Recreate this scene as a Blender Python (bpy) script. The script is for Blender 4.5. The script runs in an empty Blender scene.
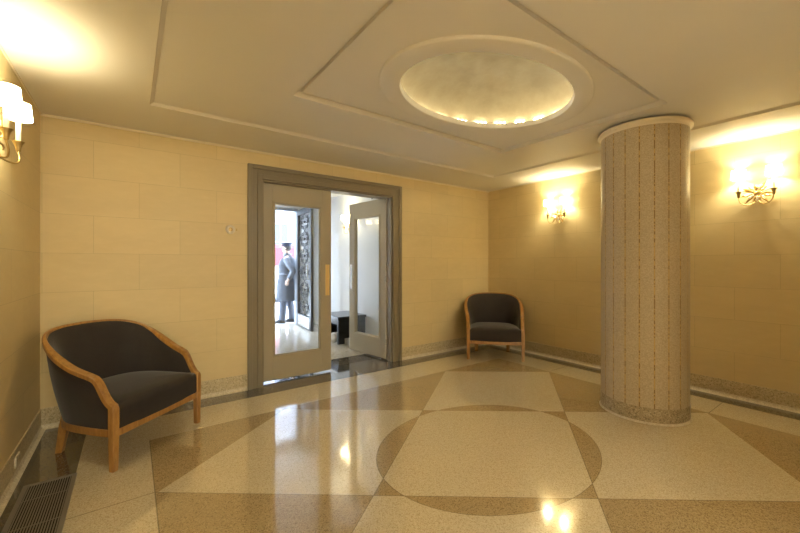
import bpy, bmesh, math, random
from mathutils import Vector, Matrix
random.seed(7)
PI = math.pi
S = bpy.context.scene
COL = S.collection

# ------------------------------------------------------------------ dimensions (metres)
XL, XR = -0.578, 4.715          # left and right wall faces
YB, YF = 3.995, -0.515         # back wall face (with the doors) and front wall face
ZC = 2.48                      # ceiling
CAMH = 1.3
YAW = math.radians(36.2)

COLPH = 0.62
SHADE_L = 2.8
# ------------------------------------------------------------------ node helpers
class NT:
    def __init__(s, name):
        s.m = bpy.data.materials.new(name); s.m.use_nodes = True
        s.t = s.m.node_tree; s.t.nodes.clear()
        s.out = s.t.nodes.new('ShaderNodeOutputMaterial')
    def n(s, typ, **kw):
        nd = s.t.nodes.new(typ)
        for k, v in kw.items(): setattr(nd, k, v)
        return nd
    def link(s, a, b): s.t.links.new(a, b)
    def put(s, sock, v):
        if isinstance(v, bpy.types.NodeSocket): s.link(v, sock)
        else: sock.default_value = v
    def math(s, op, a, b=0.0, c=None):
        nd = s.n('ShaderNodeMath', operation=op)
        s.put(nd.inputs[0], a)
        if len(nd.inputs) > 1: s.put(nd.inputs[1], b)
        if c is not None: s.put(nd.inputs[2], c)
        return nd.outputs[0]
    def coord(s, which='Object'): return s.n('ShaderNodeTexCoord').outputs[which]
    def xyz(s, v):
        nd = s.n('ShaderNodeSeparateXYZ'); s.link(v, nd.inputs[0]); return nd.outputs
    def vec(s, x, y, z):
        nd = s.n('ShaderNodeCombineXYZ')
        for i, v in enumerate((x, y, z)): s.put(nd.inputs[i], v)
        return nd.outputs[0]
    def noise(s, v, scale, detail=3, rough=0.55):
        nd = s.n('ShaderNodeTexNoise'); s.link(v, nd.inputs['Vector'])
        nd.inputs['Scale'].default_value = scale; nd.inputs['Detail'].default_value = detail
        nd.inputs['Roughness'].default_value = rough
        return nd.outputs[0]
    def voro(s, v, scale, feature='F1'):
        nd = s.n('ShaderNodeTexVoronoi', feature=feature); s.link(v, nd.inputs['Vector'])
        nd.inputs['Scale'].default_value = scale
        return nd
    def mix(s, f, a, b, mode='MIX'):
        nd = s.n('ShaderNodeMix', data_type='RGBA', blend_type=mode)
        s.put(nd.inputs[0], f)
        for i, v in ((6, a), (7, b)):
            if not isinstance(v, bpy.types.NodeSocket): v = (*v[:3], 1)
            s.put(nd.inputs[i], v)
        return nd.outputs[2]
    def ramp(s, f, stops):
        nd = s.n('ShaderNodeValToRGB'); s.link(f, nd.inputs[0])
        el = nd.color_ramp.elements
        while len(el) < len(stops): el.new(0.5)
        for e, (p, c) in zip(el, stops):
            e.position = p; e.color = (c, c, c, 1) if isinstance(c, (int, float)) else (*c, 1)
        return nd.outputs[0]
    def bump(s, h, strength=0.2, dist=0.01):
        nd = s.n('ShaderNodeBump'); nd.inputs['Strength'].default_value = strength
        nd.inputs['Distance'].default_value = dist; s.link(h, nd.inputs['Height'])
        return nd.outputs[0]
    def bsdf(s, color, rough=0.5, metal=0.0, spec=0.5, normal=None, **kw):
        b = s.n('ShaderNodeBsdfPrincipled')
        if not isinstance(color, bpy.types.NodeSocket): color = (*color[:3], 1)
        s.put(b.inputs['Base Color'], color); s.put(b.inputs['Roughness'], rough)
        s.put(b.inputs['Metallic'], metal); b.inputs['Specular IOR Level'].default_value = spec
        if normal is not None: s.link(normal, b.inputs['Normal'])
        for k, v in kw.items(): s.put(b.inputs[k.replace('_', ' ')], v)
        s.link(b.outputs[0], s.out.inputs[0])
        return b

def plain(name, color, rough=0.5, metal=0.0, spec=0.5, var=0.06, scale=12.0):
    t = NT(name)
    nz = t.noise(t.coord(), scale)
    lo = tuple(c * (1 - var) for c in color); hi = tuple(min(1, c * (1 + var)) for c in color)
    t.bsdf(t.mix(nz, lo, hi), rough, metal, spec)
    return t.m

def terrazzo(t, base, chipA, chipB, scale=185.0):
    """a speckled cement colour as a socket"""
    p = t.coord()
    v = t.voro(p, scale)
    rnd = t.xyz(v.outputs['Color'])[0]
    v2 = t.voro(p, scale * 2.1)
    rnd2 = t.xyz(v2.outputs['Color'])[1]
    c = t.mix(t.math('GREATER_THAN', rnd, 0.78), base, chipA)
    c = t.mix(t.math('LESS_THAN', rnd, 0.16), c, chipB)
    c = t.mix(t.math('GREATER_THAN', rnd2, 0.86), c, chipB)
    c = t.mix(t.math('MULTIPLY', t.noise(p, 1.4, 3), 0.12), c, tuple(x * 0.6 for x in base))
    return c

LIGHT = ((0.70, 0.61, 0.425), (0.77, 0.69, 0.51), (0.54, 0.45, 0.295))
TAN = ((0.45, 0.345, 0.185), (0.53, 0.415, 0.24), (0.28, 0.20, 0.10))
DARK = ((0.085, 0.073, 0.055), (0.27, 0.235, 0.18), (0.035, 0.03, 0.023))

def floor_material():
    t = NT('lobby_terrazzo')
    x, y, z = t.xyz(t.coord())
    M = t.math
    cx, cy, W, H = 2.084, 1.749, 1.976, 1.517
    u = M('DIVIDE', M('SUBTRACT', x, cx), W); v = M('DIVIDE', M('SUBTRACT', y, cy), H)
    apb = M('ABSOLUTE', M('ADD', u, v)); amb = M('ABSOLUTE', M('SUBTRACT', u, v))
    au, av = M('ABSOLUTE', u), M('ABSOLUTE', v)
    s1 = M('LESS_THAN', apb, 0.5); s2 = M('LESS_THAN', amb, 0.5)
    both = M('MULTIPLY', s1, s2)
    xor = M('SUBTRACT', M('ADD', s1, s2), M('MULTIPLY', both, 2.0))
    ncorner = M('LESS_THAN', M('ADD', au, av), 1.487)
    ex = M('DIVIDE', M('SUBTRACT', x, 2.070), 0.848); ey = M('DIVIDE', M('SUBTRACT', y, 1.752), 0.680)
    r2 = M('ADD', M('MULTIPLY', ex, ex), M('MULTIPLY', ey, ey))
    circ = M('LESS_THAN', r2, 1.0)
    light = M('ADD', M('MULTIPLY', circ, both),
              M('MULTIPLY', M('SUBTRACT', 1.0, circ), M('MULTIPLY', xor, ncorner)))
    infield = M('MULTIPLY', M('LESS_THAN', au, 1.0), M('LESS_THAN', av, 1.0))
    tan = M('MULTIPLY', infield, M('SUBTRACT', 1.0, light))
    dark = M('MAXIMUM', M('MAXIMUM', M('LESS_THAN', x, -0.278), M('GREATER_THAN', x, 4.475)),
             M('MAXIMUM', M('GREATER_THAN', y, 3.735), M('LESS_THAN', y, -0.25)))
    c = t.mix(tan, terrazzo(t, *LIGHT), terrazzo(t, *TAN))
    # divider strips set between the panels
    w = 0.0022
    def near(val, at, k): return M('LESS_THAN', M('ABSOLUTE', M('SUBTRACT', val, at)), k)
    ln = M('MULTIPLY', infield, M('MAXIMUM', near(apb, 0.5, w), near(amb, 0.5, w)))
    ln = M('MAXIMUM', ln, M('MULTIPLY', near(au, 1.0, w * 0.7), M('LESS_THAN', av, 1.0)))
    ln = M('MAXIMUM', ln, M('MULTIPLY', near(av, 1.0, w * 0.9), M('LESS_THAN', au, 1.0)))
    ln = M('MAXIMUM', ln, near(r2, 1.0, 0.006))
    side = M('GREATER_THAN', au, 1.0)
    ln = M('MAXIMUM', ln, M('MULTIPLY', side, near(av, 0.5, w)))
    c = t.mix(M('MULTIPLY', ln, 0.55), c, (0.10, 0.075, 0.04))
    c = t.mix(dark, c, terrazzo(t, *DARK))
    rough = M('ADD', 0.07, M('MULTIPLY', t.noise(t.coord(), 5.0), 0.06))
    b = t.bsdf(c, rough, spec=1.0, Coat_Weight=0.9, Coat_Roughness=0.05)
    return t.m

def wall_material(name, axis, base=(0.71, 0.58, 0.325), shift=-0.056):
    t = NT(name)
    p = t.coord(); x, y, z = t.xyz(p)
    a = x if axis == 'x' else y
    vv = t.vec(t.math('ADD', a, shift), t.math('SUBTRACT', z, 0.125), 0.0)
    br = t.n('ShaderNodeTexBrick', offset=0.5, offset_frequency=2)
    t.link(vv, br.inputs['Vector'])
    br.inputs['Scale'].default_value = 1.0
    br.inputs['Brick Width'].default_value = 0.624; br.inputs['Row Height'].default_value = 0.315
    br.inputs['Mortar Size'].default_value = 0.0016; br.inputs['Mortar Smooth'].default_value = 0.5
    br.inputs['Bias'].default_value = 0.0
    k = lambda f: (base[0] * f, base[1] * f, base[2] * f, 1)
    br.inputs['Color1'].default_value = k(0.97); br.inputs['Color2'].default_value = k(1.03)
    br.inputs['Mortar'].default_value = k(0.70)
    st = t.vec(t.math('MULTIPLY', a, 0.35), z, 0.0)
    big = t.noise(st, 2.6, 5, 0.6); fine = t.noise(st, 22.0, 4, 0.6)
    c = t.mix(t.ramp(big, [(0.35, 0.0), (0.7, 0.30)]), br.outputs['Color'], (base[0] * 0.74, base[1] * 0.72, base[2] * 0.70))
    c = t.mix(t.ramp(fine, [(0.45, 0.0), (0.8, 0.22)]), c, (base[0] * 1.15, base[1] * 1.17, base[2] * 1.25))
    h = t.math('SUBTRACT', t.math('MULTIPLY', fine, 0.15), br.outputs['Fac'])
    t.bsdf(c, 0.42, spec=0.35, normal=t.bump(h, 0.25, 0.003))
    return t.m

def column_material():
    t = NT('column_mosaic')
    p = t.coord(); x, y, z = t.xyz(p)
    ang = t.math('ARCTAN2', y, x)
    f = t.math('FRACT', t.math('ADD', t.math('MULTIPLY', ang, 20 / (2 * PI)), COLPH + 10))
    d = t.math('ABSOLUTE', t.math('SUBTRACT', f, 0.5))
    line = t.math('LESS_THAN', d, 0.028)
    edge = t.math('LESS_THAN', d, 0.075)
    cyl = t.vec(t.math('MULTIPLY', ang, 0.33), z, 0.0)
    v = t.voro(cyl, 150.0); rnd = t.xyz(v.outputs['Color'])[0]
    bead = t.voro(t.vec(0.0, z, 0.0), 75.0); br = t.xyz(bead.outputs['Color'])[0]
    base = t.mix(rnd, (0.42, 0.345, 0.22), (0.56, 0.47, 0.325))
    base = t.mix(t.math('MULTIPLY', edge, 0.35), base, (0.46, 0.34, 0.17))
    gold = t.mix(t.math('GREATER_THAN', br, 0.45), (0.22, 0.13, 0.045), (0.55, 0.37, 0.13))
    c = t.mix(line, base, gold)
    dd = v.outputs['Distance']
    h = t.math('SUBTRACT', t.math('MULTIPLY', rnd, 0.4), t.math('ADD', dd, t.math('MULTIPLY', line, 0.5)))
    t.bsdf(c, t.math('ADD', 0.28, t.math('MULTIPLY', rnd, 0.2)), metal=t.math('MULTIPLY', line, 0.5), spec=0.5,
           normal=t.bump(h, 0.35, 0.004))
    return t.m

def terrazzo_mat(name, trio, rough=0.3, scale=120.0):
    t = NT(name); t.bsdf(terrazzo(t, *trio, scale=scale), rough, spec=0.4); return t.m

def wood_material():
    t = NT('honey_wood')
    p = t.coord()
    mp = t.n('ShaderNodeMapping'); mp.inputs['Scale'].default_value = (14, 14, 3); t.link(p, mp.inputs[0])
    nz = t.noise(mp.outputs[0], 3.0, 6, 0.65)
    c = t.ramp(nz, [(0.3, (0.25, 0.115, 0.030)), (0.55, (0.37, 0.19, 0.05)), (0.8, (0.46, 0.255, 0.075))])
    t.bsdf(c, 0.28, spec=0.5)
    return t.m

def fabric_material():
    t = NT('charcoal_upholstery')
    p = t.coord()
    nz = t.noise(p, 7.0, 4, 0.6); fine = t.noise(p, 260.0, 2)
    c = t.mix(nz, (0.022, 0.018, 0.017), (0.040, 0.034, 0.032))
    t.bsdf(c, 0.75, spec=0.25, normal=t.bump(fine, 0.15, 0.002), Sheen_Weight=0.25, Sheen_Roughness=0.4)
    return t.m

def glass_material(name='door_glass', tint=(0.97, 0.985, 1.0), refl=1.0):
    t = NT(name)
    tr = t.n('ShaderNodeBsdfTransparent'); tr.inputs[0].default_value = (*tint, 1)
    gl = t.n('ShaderNodeBsdfGlossy'); gl.inputs['Roughness'].default_value = 0.02
    ge = t.n('ShaderNodeNewGeometry'); dp = t.n('ShaderNodeVectorMath', operation='DOT_PRODUCT')
    t.link(ge.outputs['Normal'], dp.inputs[0]); t.link(ge.outputs['Incoming'], dp.inputs[1])
    k = t.math('POWER', t.math('SUBTRACT', 1.0, t.math('ABSOLUTE', dp.outputs['Value'])), 5.0)
    mx = t.n('ShaderNodeMixShader')
    t.link(t.math('MULTIPLY', t.math('ADD', 0.04, t.math('MULTIPLY', k, 0.96)), refl), mx.inputs[0]); t.link(tr.outputs[0], mx.inputs[1]); t.link(gl.outputs[0], mx.inputs[2])
    t.link(mx.outputs[0], t.out.inputs[0])
    return t.m

def shade_material():
    t = NT('lampshade_silk')
    nz = t.noise(t.coord(), 60.0)
    col = t.mix(nz, (0.86, 0.78, 0.62), (0.92, 0.85, 0.70))
    d = t.n('ShaderNodeBsdfDiffuse'); tl = t.n('ShaderNodeBsdfTranslucent')
    t.link(col, d.inputs[0]); t.link(col, tl.inputs[0])
    mx = t.n('ShaderNodeMixShader'); mx.inputs[0].default_value = 0.55
    t.link(d.outputs[0], mx.inputs[1]); t.link(tl.outputs[0], mx.inputs[2])
    em = t.n('ShaderNodeEmission'); em.inputs[0].default_value = (1.0, 0.90, 0.60, 1); em.inputs[1].default_value = SHADE_L
    ad = t.n('ShaderNodeAddShader'); t.link(mx.outputs[0], ad.inputs[0]); t.link(em.outputs[0], ad.inputs[1])
    t.link(ad.outputs[0], t.out.inputs[0])
    return t.m

def emit_material(name, color, strength):
    t = NT(name)
    e = t.n('ShaderNodeEmission'); e.inputs[0].default_value = (*color, 1); e.inputs[1].default_value = strength
    t.link(e.outputs[0], t.out.inputs[0])
    return t.m

def dome_material():
    t = NT('silver_leaf_dome')
    p = t.coord()
    nz = t.noise(p, 3.5, 6, 0.65)
    c = t.mix(t.ramp(nz, [(0.35, 0.0), (0.7, 1.0)]), (0.25, 0.205, 0.125), (0.36, 0.31, 0.205))
    t.bsdf(c, 0.36, metal=0.25, spec=0.5)
    return t.m

M = {}
M['floor'] = floor_material()
M['wall_x'] = wall_material('limestone_block_back', 'x')
M['wall_y'] = wall_material('limestone_block_side', 'y', shift=-0.02)
M['ceiling'] = plain('ceiling_plaster', (0.76, 0.73, 0.67), 0.55, spec=0.3, var=0.03, scale=2.0)
M['trimwhite'] = plain('cream_plaster_trim', (0.78, 0.70, 0.55), 0.4, var=0.03)
M['base'] = terrazzo_mat('speckled_base', ((0.58, 0.49, 0.31), (0.66, 0.57, 0.40), (0.42, 0.345, 0.21)), 0.4, 90)
M['cove'] = terrazzo_mat('pale_cove', ((0.66, 0.60, 0.46), (0.74, 0.68, 0.54), (0.56, 0.49, 0.36)), 0.35, 90)
M['column'] = column_material()
M['wood'] = wood_material()
M['fabric'] = fabric_material()
M['glass'] = glass_material()
M['paint'] = plain('taupe_door_paint', (0.37, 0.325, 0.235), 0.35, var=0.04, scale=5)
M['casing'] = plain('taupe_casing_paint', (0.205, 0.17, 0.11), 0.35, var=0.04, scale=5)
M['brass'] = plain('polished_brass', (0.88, 0.68, 0.32), 0.38, 1.0)
M['oldbrass'] = plain('antique_brass', (0.50, 0.36, 0.15), 0.32, 0.9, var=0.2, scale=60)
M['chrome'] = plain('satin_nickel', (0.62, 0.62, 0.60), 0.25, 1.0)
M['shade'] = shade_material()
M['candle'] = plain('ivory_candle_sleeve', (0.85, 0.78, 0.60), 0.5)
M['crystal'] = plain('pale_leaf_enamel', (0.78, 0.74, 0.62), 0.2, 0.3)
M['dome'] = dome_material()
M['bulb'] = emit_material('warm_bulb', (1.0, 0.90, 0.62), 50.0)
M['steel'] = plain('grey_steel_grille', (0.26, 0.245, 0.21), 0.4, 0.3)
M['black'] = plain('matte_black', (0.006, 0.006, 0.006), 0.8)
M['plastic'] = plain('ivory_plastic', (0.72, 0.66, 0.54), 0.35)
M['vest_wall'] = plain('white_plaster', (0.60, 0.595, 0.58), 0.6, var=0.03, scale=3)
M['vest_floor'] = terrazzo_mat('pale_terrazzo', ((0.60, 0.56, 0.48), (0.72, 0.68, 0.60), (0.42, 0.37, 0.29)), 0.12)
M['dark_terrazzo'] = terrazzo_mat('dark_terrazzo', DARK, 0.12)
M['lacquer'] = plain('black_lacquer', (0.012, 0.012, 0.013), 0.12)
M['iron'] = plain('wrought_iron', (0.05, 0.054, 0.062), 0.4, 0.4)
M['whitecloth'] = plain('white_cloth', (0.82, 0.82, 0.82), 0.7)

# ------------------------------------------------------------------ mesh helpers
def link(name, bm, mat, parent=None, smooth=None):
    me = bpy.data.meshes.new(name)
    bmesh.ops.recalc_face_normals(bm, faces=bm.faces[:])
    bm.to_mesh(me); bm.free()
    o = bpy.data.objects.new(name, me); COL.objects.link(o)
    if mat is not None: me.materials.append(mat)
    if parent is not None: o.parent = parent
    if smooth is not None:
        me.shade_smooth() if smooth >= 180 else me.shade_smooth()
        if smooth < 180:
            md = None
            me.set_sharp_from_angle(angle=math.radians(smooth))
    return o

def tag(o, label, cat, group=None, kind=None):
    o['label'] = label; o['category'] = cat
    if group: o['group'] = group
    if kind: o['kind'] = kind
    return o

def empty(name, loc, rz=0.0, **kw):
    o = bpy.data.objects.new(name, None); COL.objects.link(o)
    o.location = loc; o.rotation_euler = (0, 0, rz); o.empty_display_size = 0.1
    return o

def struct(o, label, cat): return tag(o, label, cat, kind='structure')

def box(bm, x0, x1, y0, y1, z0, z1, bev=0.0, mtx=None):
    vs = [bm.verts.new(Vector((x, y, z))) for x in (x0, x1) for y in (y0, y1) for z in (z0, z1)]
    if mtx is not None:
        for v in vs: v.co = mtx @ v.co
    fs = [bm.faces.new([vs[i] for i in q]) for q in ((0,1,3,2),(4,6,7,5),(0,4,5,1),(2,3,7,6),(0,2,6,4),(1,5,7,3))]
    if bev > 0:
        es = list({e for f in fs for e in f.edges})
        bmesh.ops.bevel(bm, geom=es, offset=bev, segments=2, profile=0.5, affect='EDGES')
    return bm

def boxes(*args, bev=0.0):
    bm = bmesh.new()
    for a in args: box(bm, *a, bev=bev)
    return bm

def tube(bm, pts, r, seg=8, cap=True):
    """round tube along points; r a number or a list"""
    pts = [Vector(p) for p in pts]; n = len(pts)
    rs = r if isinstance(r, (list, tuple)) else [r] * n
    up = None; rings = []
    for i, p in enumerate(pts):
        d = (pts[min(i + 1, n - 1)] - pts[max(i - 1, 0)]).normalized()
        if up is None:
            up = Vector((0, 0, 1)) if abs(d.z) < 0.9 else Vector((1, 0, 0))
        a = d.cross(up)
        if a.length < 1e-5: a = d.cross(Vector((0, 1, 0)))
        a.normalize(); b = a.cross(d).normalized(); up = b
        rings.append([bm.verts.new(p + (a * math.cos(2 * PI * k / seg) + b * math.sin(2 * PI * k / seg)) * rs[i]) for k in range(seg)])
    for i in range(n - 1):
        for k in range(seg):
            bm.faces.new((rings[i][k], rings[i][(k + 1) % seg], rings[i + 1][(k + 1) % seg], rings[i + 1][k]))
    if cap:
        bm.faces.new(rings[0]); bm.faces.new(rings[-1])
    return bm

def lathe(bm, prof, seg=24, c=(0, 0, 0), cap=True, ea=1.0, eb=1.0):
    """revolve (radius, z) pairs about z"""
    rings = []
    for r, z in prof:
        rings.append([bm.verts.new((c[0] + ea * r * math.cos(2 * PI * k / seg), c[1] + eb * r * math.sin(2 * PI * k / seg), c[2] + z)) for k in range(seg)])
    for i in range(len(rings) - 1):
        for k in range(seg):
            bm.faces.new((rings[i][k], rings[i][(k + 1) % seg], rings[i + 1][(k + 1) % seg], rings[i + 1][k]))
    if cap:
        bm.faces.new(rings[0]); bm.faces.new(rings[-1])
    return bm

def loft(bm, loops, closed=True, cap=True):
    R = [[bm.verts.new(p) for p in L] for L in loops]
    n = len(R[0])
    for i in range(len(R) - 1):
        for k in range(n if closed else n - 1):
            bm.faces.new((R[i][k], R[i][(k + 1) % n], R[i + 1][(k + 1) % n], R[i + 1][k]))
    if cap and closed:
        bm.faces.new(R[0]); bm.faces.new(R[-1])
    return R

def catmull(P, per=6):
    P = [Vector(p) for p in P]; out = []
    for i in range(len(P) - 1):
        p0 = P[i - 1] if i else P[0] * 2 - P[1]
        p1, p2 = P[i], P[i + 1]
        p3 = P[i + 2] if i + 2 < len(P) else P[-1] * 2 - P[-2]
        for k in range(per):
            t = k / per
            out.append(0.5 * ((2 * p1) + (p2 - p0) * t + (2 * p0 - 5 * p1 + 4 * p2 - p3) * t * t + (3 * p1 - p0 - 3 * p2 + p3) * t ** 3))
    out.append(P[-1]); return out

def copy_tree(o, parent=None):
    c = o.copy(); COL.objects.link(c)
    if parent is not None: c.parent = parent
    for ch in list(o.children): copy_tree(ch, c)
    return c

# ------------------------------------------------------------------ room shell
DX0, DX1, DZ = 1.085, 2.793, 2.222       # door opening in the back wall
WT = 0.25
HALL_FILL_W = 22.0
struct(link('floor', boxes((XL - 0.2, XR + 0.2, YF - 0.2, YB + WT, -0.1, 0)), M['floor']),
       'polished terrazzo lobby floor with tan and cream star pattern and dark border', 'floor')
struct(link('wall_left', boxes((XL - 0.2, XL, YF - 0.2, YB + WT, 0, ZC + 0.25)), M['wall_y']),
       'tan stone-block wall at the left with a two-light sconce', 'wall')
struct(link('wall_right', boxes((XR, XR + 0.2, YF - 0.2, YB + WT, 0, ZC + 0.25)), M['wall_y']),
       'tan stone-block wall at the right carrying two sconces', 'wall')
struct(link('wall_front', boxes((XL, -0.3, YF - 0.2, YF, 0, ZC + 0.25), (2.3, XR, YF - 0.2, YF, 0, ZC + 0.25), (-0.3, 2.3, YF - 0.2, YF, 2.3, ZC + 0.25)), M['wall_x']),  # opening made so the added fill light reaches the lobby
       'tan stone-block wall behind the camera with a wide opening added to let fill light in', 'wall')
HY = -5.2  # unseen hall, added to bring fill light into the lobby
struct(link('floor_fill_hall', boxes((XL - .2, XR + .2, HY, YF - .2, -0.1, 0)), M['cove']), 'pale terrazzo floor of the unseen hall added behind the camera for fill light', 'floor')
struct(link('ceiling_fill_hall', boxes((XL - .2, XR + .2, HY, YF - .2, ZC, ZC + .25)), M['ceiling']), 'cream ceiling of the unseen hall added behind the camera for fill light', 'ceiling')
struct(link('wall_fill_hall', boxes((XL - .2, XR + .2, HY - .2, HY, 0, ZC + .25), (XL - .2, XL, HY, YF - .2, 0, ZC), (XR, XR + .2, HY, YF - .2, 0, ZC)), M['trimwhite']), 'cream walls of the unseen hall added behind the camera for fill light', 'wall')
for hx in (0.0, 0.9, 1.8):  # added fill lamps without fixtures, brightening the lobby from behind the camera
    for hy in (-3.2, -4.4):
        d = bpy.data.lights.new('added_hall_fill', 'POINT'); d.energy = HALL_FILL_W; d.color = (1.0, 0.95, 0.80); d.shadow_soft_size = 0.12
        o = bpy.data.objects.new('added_hall_fill', d); COL.objects.link(o); o.location = (hx, hy, 2.2)
struct(link('wall_back', boxes((XL, DX0, YB, YB + WT, 0, ZC + 0.25), (DX1, XR, YB, YB + WT, 0, ZC + 0.25),
                               (DX0, DX1, YB, YB + WT, DZ, ZC + 0.25)), M['wall_x']),
       'tan stone-block back wall around the glazed double door', 'wall')

# ceiling: two shallow stepped trays and an oval opening
def ceiling_mesh():
    bm = bmesh.new()
    def rect(x0, x1, y0, y1, z): return [(x0, y0, z), (x1, y0, z), (x1, y1, z), (x0, y1, z)]
    s1, s2 = 0.018, 0.022
    loops = [rect(XL - .2, XR + .2, YF - .2, YB + WT, ZC), rect(0.11, 4.0, 0.14, 3.30, ZC),
             rect(0.115, 3.995, 0.145, 3.295, ZC + 0.006), rect(0.135, 3.975, 0.165, 3.275, ZC + s1),
             rect(0.932, 3.235, 1.03, 2.56, ZC + s1), rect(0.934, 3.233, 1.032, 2.558, ZC + s1 + 0.042),
             rect(0.978, 3.189, 1.076, 2.514, ZC + s1 + 0.042), rect(0.980, 3.187, 1.078, 2.512, ZC + s1 + s2)]
    R = []
    for L in loops:
        R.append([bm.verts.new(p) for p in L])
    for i in range(len(R) - 1):
        for k in range(4):
            bm.faces.new((R[i][k], R[i][(k + 1) % 4], R[i + 1][(k + 1) % 4], R[i + 1][k]))
    # inner tray with the oval hole
    cx, cy, z = OC[0], OC[1], ZC + s1 + s2
    x0, x1, y0, y1 = 0.980, 3.187, 1.078, 2.512
    angs = sorted({round(2 * PI * k / 96, 6) for k in range(96)} | {round(math.atan2(y - cy, x - cx) % (2 * PI), 6) for x in (x0, x1) for y in (y0, y1)})
    inner, outer = [], []
    for a in angs:
        c, s = math.cos(a), math.sin(a)
        rr = 1 / math.sqrt((c / 0.822) ** 2 + (s / 0.575) ** 2)
        inner.append(bm.verts.new((cx + rr * c, cy + rr * s, z)))
        tx = ((x1 - cx) / c if c > 1e-9 else (x0 - cx) / c if c < -1e-9 else 1e9)
        ty = ((y1 - cy) / s if s > 1e-9 else (y0 - cy) / s if s < -1e-9 else 1e9)
        tt = min(tx, ty)
        outer.append(bm.verts.new((cx + tt * c, cy + tt * s, z)))
    n = len(angs)
    for k in range(n):
        bm.faces.new((inner[k], inner[(k + 1) % n], outer[(k + 1) % n], outer[k]))
    # slab above so the shell is closed and thick
    box(bm, XL - .2, 0.9, YF - .2, YB + WT, ZC + 0.12, ZC + 0.25); box(bm, 3.2, XR + .2, YF - .2, YB + WT, ZC + 0.12, ZC + 0.25)
    box(bm, 0.9, 3.2, YF - .2, 0.9, ZC + 0.12, ZC + 0.25); box(bm, 0.9, 3.2, 2.55, YB + WT, ZC + 0.12, ZC + 0.25)
    return bm
OC = (2.10, 1.768)
OS = 1.027
struct(link('ceiling', ceiling_mesh(), M['ceiling']), 'cream plaster ceiling with two shallow stepped rectangular trays', 'ceiling')

def ell(bm, prof, seg=96):
    """loft of (a, b, z) ellipses about the oval's centre"""
    loops = [[(OC[0] + OS * a * math.cos(2 * PI * k / seg), OC[1] + OS * b * math.sin(2 * PI * k / seg), z) for k in range(seg)] for a, b, z in prof]
    return loft(bm, loops, cap=False)
bm = bmesh.new()
ell(bm, [(0.845, 0.600, ZC + 0.042), (0.845, 0.600, ZC + 0.026), (0.841, 0.596, ZC + 0.021), (0.833, 0.588, ZC + 0.019),
         (0.709, 0.492, ZC + 0.019), (0.703, 0.486, ZC + 0.021), (0.70, 0.483, ZC + 0.026), (0.70, 0.483, ZC + 0.062), (0.715, 0.498, ZC + 0.062), (0.715, 0.498, ZC + 0.045), (0.875, 0.635, ZC + 0.045)])
struct(link('trim_1', bm, M['ceiling'], smooth=40), 'flat cream plaster ring around the oval ceiling dome', 'ceiling trim')
bm = bmesh.new()
prof = []
for k in range(17):
    t = k / 16 * PI / 2 * 0.985
    prof.append((0.865 * math.cos(t) ** 0.7, 0.628 * math.cos(t) ** 0.7, ZC + 0.046 + 0.30 * math.sin(t)))
R = ell(bm, prof); bm.faces.new(R[-1])
struct(link('trim_2', bm, M['dome'], smooth=60), 'oval recessed ceiling dome finished in pale gold leaf', 'ceiling dome')

# lamps hidden in the oval cove: one continuous light strip with its bulbs
strip = empty('cove_light_strip', (OC[0], OC[1], ZC + 0.06))
tag(strip, 'string of small warm bulbs around the rim inside the oval ceiling dome', 'cove light')
bm = bmesh.new()
pts = [(OS * 0.820 * math.cos(2 * PI * k / 72), OS * 0.588 * math.sin(2 * PI * k / 72), 0.0) for k in range(73)]
tube(bm, pts, 0.006, 6, cap=False)
link('light_channel', bm, M['brass'], strip, 60)
bm = bmesh.new(); bmesh.ops.create_icosphere(bm, subdivisions=2, radius=0.0075)
bulb0 = link('bulb', bm, M['bulb'], strip, 180)
first = True
for g in range(26):
    for j in (-1, 0, 1):
        a = 2 * PI * (g + 0.2 * j) / 26
        b = bulb0 if first else bulb0.copy()
        if not first: COL.objects.link(b)
        first = False
        b.parent = strip; b.location = (OS * 0.822 * math.cos(a), OS * 0.590 * math.sin(a), 0.047)

# baseboards: speckled terrazzo band with a pale cove at the floor
def baseboard(name, a0, a1, axis, face, sgn, label):
    """runs from a0 to a1 along axis on the wall face; sgn = direction into the room"""
    bm = bmesh.new()
    prof = [(0, 0.16), (0.004, 0.16), (0.006, 0.155), (0.006, 0.03), (0, 0.03)]
    cov = [(0, 0.032), (0.007, 0.032), (0.009, 0.022), (0.016, 0.010), (0.028, 0.003), (0.036, 0.0), (0, 0.0)]
    def sweep(b, pr):
        L = []
        for a in (a0, a1):
            L.append([((a, face + sgn * d, z) if axis == 'x' else (face + sgn * d, a, z)) for d, z in pr])
        loft(b, L)
    sweep(bm, prof)
    o = struct(link(name, bm, M['base']), label, 'baseboard')
    b2 = bmesh.new(); sweep(b2, cov)
    link('cove_strip', b2, M['cove'], o)
baseboard('baseboard_left', YF, YB, 'y', XL, 1, 'speckled terrazzo baseboard with pale cove along the left wall')
baseboard('baseboard_right', YF, YB, 'y', XR, -1, 'speckled terrazzo baseboard with pale cove along the right wall')
baseboard('baseboard_back_left', XL, 0.965, 'x', YB, -1, 'speckled terrazzo baseboard on the back wall left of the door')
baseboard('baseboard_back_right', 2.935, XR, 'x', YB, -1, 'speckled terrazzo baseboard on the back wall right of the door')

# small crown fillet where the walls meet the ceiling
def crown(name, args, label):
    struct(link(name, boxes(args, bev=0.004), M['trimwhite']), label, 'crown trim')
crown('trim_3', (XL, XR, YB - 0.018, YB, ZC - 0.018, ZC), 'thin cream crown fillet on top of the back wall')
crown('trim_4', (XL, XL + 0.012, YF, YB, ZC - 0.012, ZC), 'thin cream crown fillet on top of the left wall')
crown('trim_5', (XR - 0.012, XR, YF, YB, ZC - 0.012, ZC), 'thin cream crown fillet on top of the right wall')

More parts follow.
